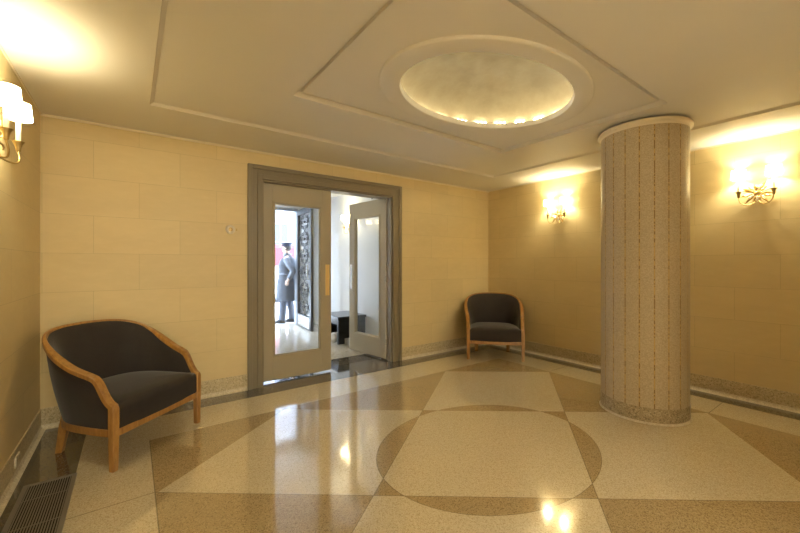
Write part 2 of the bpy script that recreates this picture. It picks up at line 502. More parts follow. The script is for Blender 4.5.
# ------------------------------------------------------------------ column
col = empty('column', (3.68, 1.36, 0)); col.rotation_euler = (0, 0, 0)
tag(col, 'round floor-to-ceiling column clad in cream mosaic with thin gold vertical lines', 'column', kind='thing')
bm = bmesh.new(); lathe(bm, [(0.33, 0.125), (0.33, 2.44)], 96, cap=False)
link('shaft', bm, M['column'], col, 60)
bm = bmesh.new()
lathe(bm, [(0.328, 2.428), (0.332, 2.430), (0.333, 2.440), (0.337, 2.446), (0.346, 2.450), (0.353, 2.456), (0.355, 2.463), (0.354, 2.470), (0.348, 2.473), (0.348, 2.4795)], 96, cap=False)
link('capital', bm, M['trimwhite'], col, 40)
bm = bmesh.new(); lathe(bm, [(0.329, 0.128), (0.332, 0.128), (0.333, 0.12), (0.333, 0.015), (0.329, 0.015)], 96, cap=False)
link('base_band', bm, terrazzo_mat('column_base_terrazzo', ((0.40, 0.33, 0.21), (0.52, 0.44, 0.30), (0.24, 0.19, 0.11)), 0.4, 110), col, 40)
bm = bmesh.new(); lathe(bm, [(0.332, 0.016), (0.335, 0.012), (0.342, 0.003), (0.344, 0.0005)], 96, cap=False)
link('base_ring', bm, M['cove'], col, 60)

# ------------------------------------------------------------------ door frame and leaves
def casing_mesh():
    bm = bmesh.new()
    # stepped casing on the room face
    x0, x1, zt = 0.968, 2.935, 2.335
    def frame(xa, xb, zt_, w, y0, y1):
        box(bm, xa, xa + w, y0, y1, 0, zt_, 0.003); box(bm, xb - w, xb, y0, y1, 0, zt_, 0.003)
        box(bm, xa + w, xb - w, y0, y1, zt_ - w, zt_, 0.003)
    frame(x0, x1, zt, 0.045, YB - 0.035, YB)
    frame(x0 + 0.045, x1 - 0.045, zt - 0.045, 0.05, YB - 0.022, YB)
    frame(x0 + 0.095, x1 - 0.095, zt - 0.095, 0.05, YB - 0.030, YB + WT + 0.01)
    # rebate stops the leaves close against
    frame(x0 + 0.145, x1 - 0.145, zt - 0.145, 0.018, YB - 0.005, YB + 0.08)
    return bm
struct(link('trim_6', casing_mesh(), M['casing']), 'taupe painted stepped casing around the double door', 'door frame')

LW, LH, LT = 0.828, 2.165, 0.045
def leaf_parts(root, s, plate_mat, gx0, gx1):
    """door leaf: hinge edge at local x = 0, running to s*LW; face towards the room at y = 0"""
    z0, z1 = 0.022, LH + 0.02
    gz0, gz1 = 0.265, 1.985
    X = lambda v: s * v
    def bx(bm, a, b, *r, bev=0.0): box(bm, min(X(a), X(b)), max(X(a), X(b)), *r, bev=bev)
    bm = bmesh.new()
    bx(bm, 0, gx0, 0, LT, z0, z1, bev=0.003); bx(bm, gx1, LW, 0, LT, z0, z1, bev=0.003)
    bx(bm, gx0, gx1, 0.0, LT, z0, gz0); bx(bm, gx0, gx1, 0.0, LT, gz1, z1)
    leaf = link('door_panel', bm, M['paint'], root)
    bm = bmesh.new()
    for (w, y0, y1) in ((0.022, -0.006, LT + 0.006), (0.034, 0.006, LT - 0.006)):
        bx(bm, gx0, gx0 + w, y0, y1, gz0, gz1, bev=0.002); bx(bm, gx1 - w, gx1, y0, y1, gz0, gz1, bev=0.002)
        bx(bm, gx0 + w, gx1 - w, y0, y1, gz0, gz0 + w, bev=0.002); bx(bm, gx0 + w, gx1 - w, y0, y1, gz1 - w, gz1, bev=0.002)
    link('glazing_bead', bm, M['paint'], root)
    bm = bmesh.new(); bx(bm, gx0 + 0.02, gx1 - 0.02, LT / 2 - 0.003, LT / 2 + 0.003, gz0 + 0.02, gz1 - 0.02)
    g = link('glass_pane', bm, M['glass'], root)
    bm = bmesh.new(); bx(bm, LW - 0.075, LW - 0.022, -0.004, 0.0, 0.92, 1.29, bev=0.0015)
    for zz in (0.935, 1.275):
        for xx in (LW - 0.065, LW - 0.032): bx(bm, xx - 0.004, xx + 0.004, -0.0055, -0.003, zz - 0.004, zz + 0.004)
    pl = link('push_plate', bm, plate_mat, root)
    for zz in (0.25, 1.1, 2.17):
        bm = bmesh.new(); tube(bm, [(X(-0.004), -0.008, zz - 0.04), (X(-0.004), -0.008, zz + 0.04)], 0.008, 10)
        link('hinge', bm, M['chrome'], root, 50)

d1 = empty('door_1', (1.118, 4.066, 0)); struct(d1, 'closed left leaf of the glazed double door with brass push plate', 'door')
leaf_parts(d1, 1, M['brass'], 0.127, 0.712)
d2 = empty('door_2', (2.760, 4.085, 0), math.radians(-82.0)); struct(d2, 'open right leaf of the glazed double door swung into the vestibule', 'door')
leaf_parts(d2, -1, M['chrome'], 0.127, 0.712)
bm = bmesh.new(); tube(bm, [(-0.12, 0.06, 2.195), (-0.30, 0.02, 2.23), (-0.42, 0.10, 2.235)], 0.009, 8)
link('closer_arm', bm, M['iron'], d2, 60)

# ------------------------------------------------------------------ armchairs
RIM = [(.366, .000, .402), (.369, .024, .418), (.372, .052, .452), (.374, .078, .498), (.376, .100, .540), (.379, .126, .570), (.383, .165, .588), (.391, .22, .608),
       (.400, .29, .638), (.404, .38, .688), (.392, .47, .745), (.352, .565, .798), (.272, .645, .832), (.15, .692, .848), (0, .708, .852)]
BOT = [(.366, .015), (.367, .03), (.368, .05), (.368, .07), (.368, .09), (.367, .11), (.366, .14), (.363, .19), (.357, .27), (.345, .36), (.318, .45), (.268, .53), (.195, .58), (.10, .602), (0, .608)]
def mirror_curve(P, d):
    half = catmull(P, 5)
    full = [p.copy() for p in half]
    for p in reversed(half[:-1]):
        q = p.copy(); q.x = -q.x; full.append(q)
    return full
rim = mirror_curve(RIM, 3); bot = mirror_curve([(a, b, 0.255) for a, b in BOT], 3)

def inward(C):
    out = []
    for i in range(len(C)):
        a, b = C[max(i - 1, 0)], C[min(i + 1, len(C) - 1)]
        t = Vector((b.x - a.x, b.y - a.y, 0)).normalized()
        n = Vector((-t.y, t.x, 0))
        if n.dot(Vector((-C[i].x, 0.15 - C[i].y, 0))) < 0: n = -n
        out.append(n)
    return out
rin, bin_ = inward(rim), inward(bot)

def make_armchair():
    root = empty('armchair', (0, 0, 0))
    # upholstered barrel back and arms
    bm = bmesh.new(); loops = []
    for i in range(len(rim)):
        T, B, n, nb = rim[i], bot[i], rin[i], bin_[i]
        h = T.z - 0.255
        arch = min(1.0, max(0.0, (T.z - 0.42) / 0.4))
        L = []
        for f in (0.0, 0.2, 0.4, 0.6, 0.8, 0.95):
            p = B.lerp(T, f); p.z = 0.255 + (h - 0.012) * f
            bulge = 0.012 * math.sin(PI * f)
            L.append(p - n * bulge + n * 0.006)
        L.append(T + n * 0.02 + Vector((0, 0, -0.006)))
        for f in (0.95, 0.8, 0.6, 0.4, 0.2, 0.0):
            p = B.lerp(T, f); p.z = 0.255 + (h - 0.012) * f
            thick = 0.040 + 0.030 * arch * math.sin(PI * min(1, f * 1.0)) 
            L.append(p + n * thick)
        loops.append(L)
    loft(bm, loops)
    link('backrest', bm, M['fabric'], root, 60)
    # seat cushion
    bm = bmesh.new()
    outl = []
    for i in range(len(bot)):
        p = bot[i].lerp(rim[i], 0.25) + bin_[i] * 0.030; p.z = 0
        outl.append(p)
    outl[0] = Vector((0.345, -0.006, 0)); outl[-1] = Vector((-0.345, -0.006, 0))
    front = [Vector((-0.345 + 0.69 * k / 12, -0.006 - 0.016 * math.sin(PI * k / 12), 0)) for k in range(1, 12)]
    outl = outl + front
    cen = Vector((0, 0.26, 0))
    loops = []
    for sc, z in ((0.985, 0.252), (1.0, 0.27), (1.002, 0.33), (0.998, 0.375), (0.982, 0.398), (0.95, 0.413), (0.88, 0.424), (0.7, 0.434), (0.4, 0.440), (0.12, 0.442)):
        loops.append([(cen.x + (p.x - cen.x) * sc, cen.y + (p.y - cen.y) * sc, z) for p in outl])
    loft(bm, loops)
    link('seat', bm, M['fabric'], root, 60)
    # wooden top rail that sweeps from post to post
    bm = bmesh.new(); loops = []
    for i in range(len(rim)):
        T, n = rim[i], rin[i]
        a, b = rim[max(i - 1, 0)], rim[min(i + 1, len(rim) - 1)]
        t = (b - a).normalized(); nn = (n - t * n.dot(t)).normalized(); up = nn.cross(t).normalized()
        if up.z < 0 and abs(up.z) > 1e-3: up = -up
        if i == 0 or i == len(rim) - 1: pass
        thin = min(1.0, max(0.0, (T.z - 0.68) / 0.15))
        w0, w1, h0, h1 = -0.012 + 0.006 * thin, 0.036 - 0.024 * thin, -0.018, 0.012 - 0.003 * thin
        L = []
        for (u, v) in ((w0, h0), (w0 - .001, h1 - .006), (w0 + .005, h1), (w1 - .005, h1), (w1, h1 - .006), (w1, h0)):
            L.append(T + nn * u + up * v)
        loops.append(L)
    # keep one winding along the sweep
    for i in range(1, len(loops)):
        if (loops[i][0] - loops[i - 1][0]).length > (loops[i][5] - loops[i - 1][0]).length and (loops[i][0]-loops[i-1][0]).length > 0.06:
            loops[i] = list(reversed(loops[i]))
    loft(bm, loops)
    link('top_rail', bm, M['wood'], root, 45)
    # front legs run up as arm posts
    for s in (1, -1):
        bm = bmesh.new()
        prof = [(0.0, .017, 0), (0.02, .0185, 0), (0.2, .021, 0), (0.30, .022, 0), (0.385, .022, 0.0), (0.402, .021, 0.003), (0.412, .016, 0.006)]
        L = []
        for z, r, dy in prof:
            cx_, cy_ = s * 0.358, 0.006 + dy
            c = r * 0.18
            L.append([(cx_ + x, cy_ + y, z) for x, y in ((-r + c, -r), (r - c, -r), (r, -r + c), (r, r - c), (r - c, r), (-r + c, r), (-r, r - c), (-r, -r + c))])
        loft(bm, L)
        link('leg', bm, M['wood'], root, 30)
        bm = bmesh.new(); L = []
        for z, r, x, y in ((0, .018, .232, .594), (0.1, .021, .231, .572), (0.2, .025, .229, .550), (0.262, .024, .226, .536)):
            ang = -0.5 * s
            L.append([(s * x + c_ * math.cos(ang) - d_ * math.sin(ang), y + c_ * math.sin(ang) + d_ * math.cos(ang), z) for c_, d_ in ((-r, -r), (r, -r), (r, r), (-r, r))])
        loft(bm, L)
        link('leg', bm, M['wood'], root, 30)
    # seat rails
    bm = bmesh.new()
    box(bm, -0.337, 0.337, -0.012, 0.012, 0.212, 0.256, 0.003)
    link('front_rail', bm, M['wood'], root)
    bm = bmesh.new(); loops = []
    for i in range(2, len(bot) - 2):
        B, n = bot[i], bin_[i]
        loops.append([B + n * u + Vector((0, 0, v)) for u, v in ((0.000, -0.043), (0.000, 0.002), (0.024, 0.002), (0.024, -0.043))])
    loft(bm, loops)
    link('side_rail', bm, M['wood'], root, 45)
    return root
c1 = make_armchair()
c1.location = (0.176, 3.157, 0); c1.rotation_euler = (0, 0, math.radians(43.1))
tag(c1, 'charcoal barrel armchair with honey wood trim, the near one in the left corner', 'armchair', 'wood-trimmed barrel armchairs')
c2 = copy_tree(c1)
c2.location = (3.955, 3.23, 0); c2.rotation_euler = (0, 0, math.radians(-46.2))
tag(c2, 'charcoal barrel armchair with honey wood trim, in the far corner right of the door', 'armchair', 'wood-trimmed barrel armchairs')

# ------------------------------------------------------------------ wall sconces
LAMP_W = 5.0
def add_lamp(parent, loc, power, radius=0.018):
    d = bpy.data.lights.new('bulb_light', 'POINT'); d.energy = power; d.color = (1.0, 0.90, 0.58); d.shadow_soft_size = radius
    o = bpy.data.objects.new('bulb_light', d); COL.objects.link(o); o.location = loc; o.parent = parent
    return o
def make_sconce():
    root = empty('wall_sconce', (0, 0, 0))
    # leafy backplate
    bm = bmesh.new()
    lathe(bm, [(0.0005, 0.012), (0.018, 0.010), (0.030, 0.004), (0.034, 0.0), (0.034, -0.004)], 20)
    bmesh.ops.rotate(bm, verts=bm.verts[:], cent=(0, 0, 0), matrix=Matrix.Rotation(-PI / 2, 3, 'X'))
    link('backplate', bm, M['oldbrass'], root, 50)
    rnd = random.Random(3)
    bm = bmesh.new(); bm2 = bmesh.new()
    for k in range(20):
        a = 2 * PI * k / 20 + rnd.uniform(-.12, .12); ln = rnd.uniform(0.078, 0.118) * (1.12 if abs(math.cos(a)) > .5 else .82)
        out = rnd.uniform(0.012, 0.04)
        d = Vector((math.cos(a), 0, math.sin(a))); side = Vector((-math.sin(a), 0, math.cos(a)))
        tgt = bm if k % 3 else bm2
        prev = None
        for f, w in ((0.25, .003), (0.5, .010), (0.75, .009), (1.0, .001)):
            c = d * (ln * f) + Vector((0, 0.010 + out * math.sin(f * 2.4), 0))
            row = [tgt.verts.new(c - side * w), tgt.verts.new(c + Vector((0, 0.005, 0))), tgt.verts.new(c + side * w)]
            if prev:
                for i in (0, 1): tgt.faces.new((prev[i], prev[i + 1], row[i + 1], row[i]))
            prev = row
    for b in (bm, bm2): bmesh.ops.solidify(b, geom=b.faces[:], thickness=0.0015)
    link('leaves', bm, M['oldbrass'], root, 50)
    link('leaves', bm2, M['crystal'], root, 50)
    for s in (1, -1):
        bm = bmesh.new()
        tube(bm, catmull([(s * 0.006, 0.012, -0.03), (s * 0.02, 0.035, -0.085), (s * 0.062, 0.08, -0.108), (s * 0.103, 0.098, -0.085), (s * 0.118, 0.092, -0.035)], 5), 0.0048, 8)
        arm = link('arm', bm, M['oldbrass'], root, 60)
        bm = bmesh.new(); lathe(bm, [(0.006, -0.035), (0.010, -0.03), (0.012, -0.012), (0.017, 0.006), (0.024, 0.016), (0.026, 0.02), (0.011, 0.022)], 16, (s * 0.118, 0.092, 0))
        link('candle_cup', bm, M['oldbrass'], root, 50)
        bm = bmesh.new(); lathe(bm, [(0.0105, 0.02), (0.0105, 0.135), (0.007, 0.138)], 14, (s * 0.118, 0.092, 0))
        link('candle', bm, M['candle'], root, 50)
        bm = bmesh.new(); lathe(bm, [(0.057, 0.138), (0.049, 0.226)], 32, (s * 0.118, 0.092, 0), cap=False)
        sh = link('lamp_shade', bm, M['shade'], root, 60)
        for r, z in ((0.0575, 0.139), (0.0495, 0.225)):
            bm = bmesh.new()
            tube(bm, [(s * 0.118 + r * math.cos(2 * PI * k / 32), 0.092 + r * math.sin(2 * PI * k / 32), z) for k in range(33)], 0.0016, 5, cap=False)
            link('shade_trim', bm, M['oldbrass'], sh, 60)
        add_lamp(root, (s * 0.118, 0.092, 0.180), LAMP_W)
    return root
def place_sconce(o, loc, rz, label):
    o.location = loc; o.rotation_euler = (0, 0, rz)
    tag(o, label, 'wall sconce', 'two-candle wall sconces'); return o
SZ = 1.955
sc = make_sconce()
place_sconce(sc, (XR, 0.79, SZ), PI / 2, 'two-shade brass sconce on the right wall, right of the column')
place_sconce(copy_tree(sc), (XR, 2.755, SZ), PI / 2, 'two-shade brass sconce on the right wall beyond the column, near the far corner')
place_sconce(copy_tree(sc), (XL, 2.66, SZ - 0.025), -PI / 2, 'two-shade brass sconce on the left wall, cut by the photo edge')
place_sconce(copy_tree(sc), (3.22, 5.88, SZ), PI / 2, 'two-shade sconce on the white vestibule wall behind the open door')
place_sconce(copy_tree(sc), (0.98, 5.88, SZ), -PI / 2, 'added unseen two-shade sconce on the vestibule wall opposite the bench')  # extra sconce out of view, put in to brighten the open door leaf

# ------------------------------------------------------------------ small wall and floor fittings
vent = empty('floor_vent', (-0.389, 2.02, 0)); tag(vent, 'long grey metal floor grille in the dark border by the left wall', 'floor vent')
vw, vl = 0.118, 1.0
link('frame', boxes((-vw, -vw + .022, -vl, vl, 0, .005), (vw - .022, vw, -vl, vl, 0, .005), (-vw + .022, vw - .022, -vl, -vl + .022, 0, .005), (-vw + .022, vw - .022, vl - .022, vl, 0, .005)), M['steel'], vent)
link('painted_void', boxes((-vw + .02, vw - .02, -vl + .02, vl - .02, 0.0004, 0.0012)), M['black'], vent)  # black sheet on the floor standing in for the shaded hollow under the slats
slat = None
for k in range(17):
    x = -vw + 0.022 + (2 * vw - 0.044) * (k + 0.5) / 17
    if slat is None:
        slat = link('slat', boxes((-0.0026, 0.0026, -vl + .02, vl - .02, 0.001, .0045)), M['steel'], vent); o = slat
    else:
        o = slat.copy(); COL.objects.link(o); o.parent = vent
    o.location = (x, 0, 0)
for k in range(7): link('cross_bar', boxes((-vw + .02, vw - .02, -vl + .28 * (k + .45), -vl + .28 * (k + .45) + .004, 0.001, .003)), M['steel'], vent)

cb = empty('call_button', (0.805, YB + 0.003, 1.645)); tag(cb, 'small round ivory call button on the wall left of the door', 'call button')
def disc(prof):
    b = bmesh.new(); lathe(b, prof, 28); bmesh.ops.rotate(b, verts=b.verts[:], cent=(0, 0, 0), matrix=Matrix.Rotation(PI / 2, 3, 'X')); return b
link('plate', disc([(0.046, 0), (0.046, 0.006), (0.040, 0.012), (0.026, 0.014)]), M['plastic'], cb, 40)
link('button', disc([(0.020, 0.013), (0.020, 0.017), (0.012, 0.020)]), M['oldbrass'], cb, 40)
bm = bmesh.new(); box(bm, 0.05, 0.066, -0.006, 0, -0.012, 0.012, 0.002)
link('lock_tab', bm, M['oldbrass'], cb)

ob = empty('outlet_cover', (XL + 0.006, 3.215, 0.092)); tag(ob, 'small beige outlet cover low on the left wall beside the armchair', 'outlet')
link('cover_plate', boxes((0, 0.010, -0.048, 0.048, -0.032, 0.032), bev=0.0025), M['cove'], ob)
for yy in (-0.024, 0.024): link('socket', boxes((0.0095, 0.0115, yy - 0.015, yy + 0.015, -0.016, 0.016), bev=0.001), M['base'], ob)

# ------------------------------------------------------------------ vestibule
VX0, VX1, VY0, VY1 = 0.98, 3.22, YB + WT, 7.60
EX0, EX1, EZ = 1.15, 2.875, 2.47      # street doorway
struct(link('floor_vestibule', boxes((VX0 - .2, VX1 + .2, VY0 + 0.32, VY1 + .2, -0.1, 0)), M['vest_floor']), 'pale terrazzo vestibule floor beyond the double door', 'floor')
struct(link('trim_7', boxes((VX0 - .2, VX1 + .2, VY0, VY0 + 0.32, -0.1, 0)), M['dark_terrazzo']), 'dark terrazzo band on the vestibule floor inside the door', 'floor border')
struct(link('wall_vestibule_left', boxes((VX0 - .2, VX0, VY0, VY1 + .2, 0, 2.6)), M['vest_wall']), 'white plaster wall on the left of the vestibule', 'wall')
struct(link('wall_vestibule_right', boxes((VX1, VX1 + .2, VY0, VY1 + .2, 0, 2.6)), M['vest_wall']), 'white plaster vestibule wall with the bench and sconce', 'wall')
struct(link('wall_vestibule_street', boxes((VX0, EX0, VY1, VY1 + .2, 0, 2.6), (EX1, VX1, VY1, VY1 + .2, 0, 2.6), (EX0, EX1, VY1, VY1 + .2, EZ, 2.6)), M['vest_wall']), 'white plaster wall around the street doorway', 'wall')
struct(link('ceiling_vestibule', boxes((VX0 - .2, VX1 + .2, VY0, VY1 + .2, 2.6, 2.75)), M['vest_wall']), 'white plaster ceiling of the vestibule', 'ceiling')

# black bench
bn = empty('bench', (2.94, 5.64, 0)); tag(bn, 'low black lacquered bench against the white vestibule wall', 'bench')
link('seat', boxes((-0.28, 0.25, -0.33, 0.33, 0.405, 0.445), bev=0.006), M['lacquer'], bn)
link('apron', boxes((-0.262, -0.232, -0.27, 0.27, 0.315, 0.407)), M['lacquer'], bn)
link('apron', boxes((0.20, 0.23, -0.27, 0.27, 0.315, 0.407)), M['lacquer'], bn)
for s in (-1, 1):
    bm = bmesh.new()
    y0, y1 = (s * 0.31, s * 0.272) if s < 0 else (0.272, 0.31)
    # slab leg with an arched foot
    box(bm, -0.265, 0.235, y0, y1, 0.09, 0.407); box(bm, -0.265, -0.15, y0, y1, 0, 0.09); box(bm, 0.12, 0.235, y0, y1, 0, 0.09)
    link('leg', bm, M['lacquer'], bn)
bm = bmesh.new(); bmesh.ops.create_uvsphere(bm, u_segments=20, v_segments=14, radius=0.075)
for v in bm.verts:
    v.co.x *= 0.9; v.co.z = v.co.z * 1.05 + 0.0775
    v.co += Vector((0.004 * math.sin(9 * v.co.z * 8), 0.004 * math.sin(60 * v.co.x), 0))
    if v.co.z < 0: v.co.z = 0
wb = link('cloth_bundle', bm, M['whitecloth'], None, 180); wb.location = (2.715, 5.57, 0)
tag(wb, 'white rounded bundle on the floor under the black bench', 'bundle')

# ------------------------------------------------------------------ wrought iron street door (open leaf)
idr = empty('door_3', (2.855, 7.585, 0), math.radians(-94.5)); struct(idr, 'open black wrought-iron street door with scrollwork over glass', 'door')
IW, IH = 0.95, 2.42   # local: hinge at x=0, leaf runs +x, face at y=0
link('door_frame', boxes((0, .085, -.025, .025, .012, IH), (IW - .085, IW, -.025, .025, .012, IH), (.085, IW - .085, -.025, .025, IH - .11, IH), (.085, IW - .085, -.025, .025, .012, .26)), M['iron'], idr)
link('kick_plate', boxes((.095, IW - .095, -.029, -.024, .03, .245)), M['chrome'], idr)
bm = bmesh.new()
def scroll(bm, cx, cz, r, turn, a0, sx=1):
    P = []
    for k in range(22):
        t = k / 21; a = a0 + turn * t * 2.2 * PI / 1.4; rr = r * (1 - 0.75 * t)
        P.append((cx + sx * rr * math.cos(a), 0, cz + rr * math.sin(a)))
    tube(bm, P, 0.0085, 6)
gx0, gx1, gz0, gz1 = .085, IW - .085, .26, IH - .11
mid = (gx0 + gx1) / 2
rows = 6; rh = (gz1 - gz0) / rows
for r_ in range(rows):
    zc = gz0 + rh * (r_ + .5)
    for s in (1, -1):
        scroll(bm, mid + s * .13, zc + rh * .22, .105, 1, -PI / 2, s); scroll(bm, mid + s * .13, zc - rh * .22, .105, -1, PI / 2, s)
        scroll(bm, mid + s * .31, zc, .085, 1, 0.3, s)
        tube(bm, catmull([(mid, 0, zc - rh / 2), (mid + s * .24, 0, zc), (mid, 0, zc + rh / 2)], 8), 0.007, 6)
    lathe(bm, [(0.001, -.03), (.028, 0), (.001, .03)], 8, (mid, 0, zc))
link('scrollwork', bm, M['iron'], idr, 60)
link('glass_pane', boxes((gx0, gx1, .012, .016, gz0, gz1)), M['glass'], idr)
bm = bmesh.new(); tube(bm, catmull([(IW - .045, -.025, 1.0), (IW - .045, -.075, 1.03), (IW - .045, -.075, 1.3), (IW - .045, -.025, 1.33)], 4), 0.011, 8)
link('pull_handle', bm, M['chrome'], idr, 60)
struct(link('trim_8', boxes((EX0, EX1, VY1 + .02, VY1 + .14, EZ - .06, EZ), (EX0, EX0 + .03, VY1 + .02, VY1 + .18, 0, EZ - .06), (EX1 - .02, EX1, VY1 + .06, VY1 + .18, 0, EZ - .06)), plain('grey_steel_frame', (0.30, 0.33, 0.37), 0.4, 0.3)), 'grey steel frame of the street doorway', 'door frame')

# ------------------------------------------------------------------ street outside
struct(link('sidewalk', boxes((-14, 22, VY1 + .2, 12.4, -0.12, -0.005)), plain('concrete_sidewalk', (0.68, 0.68, 0.68), 0.8, var=0.1, scale=3)), 'pale concrete sidewalk outside the street door', 'sidewalk')
struct(link('road', boxes((-16, 26, 12.4, 21.0, -0.3, -0.14)), plain('asphalt', (0.22, 0.22, 0.23), 0.85, var=0.15, scale=8)), 'grey asphalt street in front of the far building', 'road')

# doorman: body, coat, trousers, shoes, cap
def skin_mesh(name, verts, edges, radii, root, levels=1):
    me = bpy.data.meshes.new(name); me.from_pydata([Vector(v) for v in verts], edges, [])
    o = bpy.data.objects.new(name, me); COL.objects.link(o)
    md = o.modifiers.new('skin', 'SKIN'); md.use_smooth_shade = True
    sv = me.skin_vertices[0].data if me.skin_vertices else None
    if sv is None:
        bm = bmesh.new(); bm.from_mesh(me); bm.verts.layers.skin.verify(); bm.to_mesh(me); bm.free(); sv = me.skin_vertices[0].data
    for i, r in enumerate(radii):
        sv[i].radius = (r, r) if not isinstance(r, tuple) else r
        sv[i].use_root = (i == root)
    ss = o.modifiers.new('sub', 'SUBSURF'); ss.levels = levels; ss.render_levels = levels
    dg = bpy.context.evaluated_depsgraph_get(); ev = o.evaluated_get(dg)
    m2 = bpy.data.meshes.new_from_object(ev)
    o.modifiers.clear(); old = o.data; o.data = m2; bpy.data.meshes.remove(old)
    m2.shade_smooth()
    return o

def make_person():
    skin = plain('skin_tone', (0.75, 0.56, 0.46), 0.5); coat = plain('grey_wool_coat', (0.17, 0.19, 0.23), 0.8, var=0.12, scale=20)
    navy = plain('navy_cap', (0.035, 0.045, 0.085), 0.6); trou = plain('grey_trousers', (0.10, 0.115, 0.15), 0.8); shoe = plain('black_shoe', (0.02, 0.02, 0.022), 0.3)
    V, E, Rr = [], [], []
    def add(p, r, par=None):
        V.append(p); Rr.append(r)
        if par is not None: E.append((par, len(V) - 1))
        return len(V) - 1
    pel = add((0, 0, .93), (.13, .10)); wst = add((.005, 0, 1.08), (.13, .10), pel); ch = add((.0, 0, 1.28), (.15, .11), wst)
    up = add((-.01, 0, 1.42), (.11, .08), ch); nk = add((.005, 0, 1.50), .052, up); n2 = add((.02, 0, 1.545), .05, nk)
    h1 = add((.035, 0, 1.60), (.070, .078), n2); h2 = add((.03, 0, 1.66), (.076, .088), h1); h3 = add((.022, 0, 1.72), (.060, .066), h2)
    nose = add((.125, 0, 1.625), .012, h1)
    for s in (1, -1):
        add((.018, s * .082, 1.632), .014, h2)
        hp = add((0, s * .09, .88), .085, pel); fx = .09 if s > 0 else -.07
        kn = add((fx * .5 + .02, s * .095, .49), .058, hp); an = add((fx, s * .10, .09), .040, kn)
        add((fx + .13, s * .115, .035), .032, an)
        sh = add((-.015, s * .175, 1.405), .058, up)
        if s > 0: el = (-.19, .245, 1.15); wr = (-.10, .255, .97); fd = Vector((.35, -.05, -.93))
        else: el = (-.02, -.25, 1.13); wr = (.10, -.20, .92); fd = Vector((.35, .1, -.93))
        e_ = add(el, .042, sh); w_ = add(wr, .030, e_)
        fd.normalize(); wv = Vector(wr); side = Vector((1, 0, .35)).normalized()
        palm = add(tuple(wv + fd * .06), (.030, .022), w_)
        for k, L in enumerate((.062, .070, .066, .050)):
            b = wv + fd * .085 + side * (.030 - .020 * k)
            k0 = add(tuple(b), .0095, palm); k1 = add(tuple(b + fd * L * .55), .0085, k0)
            add(tuple(b + fd * L * .9 - side * .012), .007, k1)
        t0 = add(tuple(wv + fd * .035 + side * .034), .0105, palm); add(tuple(wv + fd * .075 + side * .052), .0085, t0)
    body = skin_mesh('person', V, E, Rr, pel, 1)
    body.data.materials.append(skin)
    # face details as children
    for s in (1, -1):
        bm = bmesh.new(); bmesh.ops.create_uvsphere(bm, u_segments=8, v_segments=6, radius=.010)
        for v in bm.verts: v.co += Vector((.100, s * .030, 1.655))
        link('eye', bm, shoe, body, 180)
    bm = bmesh.new(); box(bm, .098, .112, -.022, .022, 1.578, 1.585, .002); link('mouth', bm, plain('lip_tone', (.42, .2, .17), .5), body)
    # hair at the back of the head
    bm = bmesh.new(); bmesh.ops.create_uvsphere(bm, u_segments=18, v_segments=12, radius=1)
    for v in bm.verts: v.co = Vector((.002 + v.co.x * .095, v.co.y * .086, 1.662 + v.co.z * .085))
    bmesh.ops.bisect_plane(bm, geom=bm.verts[:] + bm.edges[:] + bm.faces[:], plane_co=(.035, 0, 1.62), plane_no=(.8, 0, -.6), clear_outer=True)
    link('hair', bm, plain('grey_hair', (.10, .09, .085), .7), body, 60)
    # long coat
    bm = bmesh.new(); L = []
    for z, rx, ry, cx_ in ((.50, .205, .235, -.005), (.52, .21, .24, -.005), (.70, .20, .235, -.005), (.88, .19, .225, 0), (1.02, .165, .205, .005), (1.12, .16, .20, .005), (1.28, .168, .215, .0), (1.38, .145, .21, -.01), (1.44, .105, .155, -.012), (1.48, .075, .085, -.002), (1.52, .068, .072, .006)):
        rx *= 1.14
        L.append([(cx_ + rx * math.cos(a) * (1 + .04 * math.sin(5 * a) * (z < .95)), ry * math.sin(a), z) for a in [2 * PI * k / 32 for k in range(32)]])
    loft(bm, L, cap=False)
    bmesh.ops.solidify(bm, geom=bm.faces[:], thickness=-.012)
    for s in (1, -1):
        if s > 0: P = [(-.02, .165, 1.40), (-.11, .225, 1.27), (-.19, .25, 1.15), (-.15, .25, 1.05), (-.105, .255, .985)]
        else: P = [(-.012, -.165, 1.40), (-.02, -.225, 1.27), (-.02, -.255, 1.13), (.045, -.225, 1.02), (.09, -.205, .935)]
        tube(bm, catmull(P, 4), [.072 - .022 * k / 16 for k in range(17)], 12)
    c_ = link('coat', bm, coat, body, 60)
    bm = bmesh.new(); box(bm, -.155, .168, -.001, .001, 1.1, 1.1); bm.free()
    bm = bmesh.new(); lathe(bm, [(.99, -.02), (1.03, -.015), (1.03, .015), (.99, .02)], 32, (.005, 0, 1.08), cap=False, ea=.19, eb=.207); link('belt', bm, coat, c_, 60)
    bm = bmesh.new(); lathe(bm, [(.072, 1.47), (.085, 1.49), (.078, 1.535), (.066, 1.535)], 24, (.004, 0, 0), cap=False, ea=1.05, eb=1.1); link('collar', bm, coat, c_, 60)
    bm = bmesh.new()
    for s in (1, -1):
        fx = .09 if s > 0 else -.07
        tube(bm, [(0, s * .09, .86), (fx * .5 + .02, s * .095, .50), (fx * .8, s * .098, .28), (fx, s * .10, .075)], [.098, .085, .075, .078], 14)
    link('trousers', bm, trou, body, 60)
    for s in (1, -1):
        fx = .09 if s > 0 else -.07
        bm = bmesh.new(); L = []
        for z, a, b in ((0, .135, .050), (.02, .138, .053), (.05, .115, .048), (.085, .06, .046)):
            L.append([(fx + .055 * (a / .135) - .0 + a * math.cos(t) , s * .105 + b * math.sin(t), z) for t in [2 * PI * k / 18 for k in range(18)]])
        loft(bm, L); link('shoe', bm, shoe, body, 50)
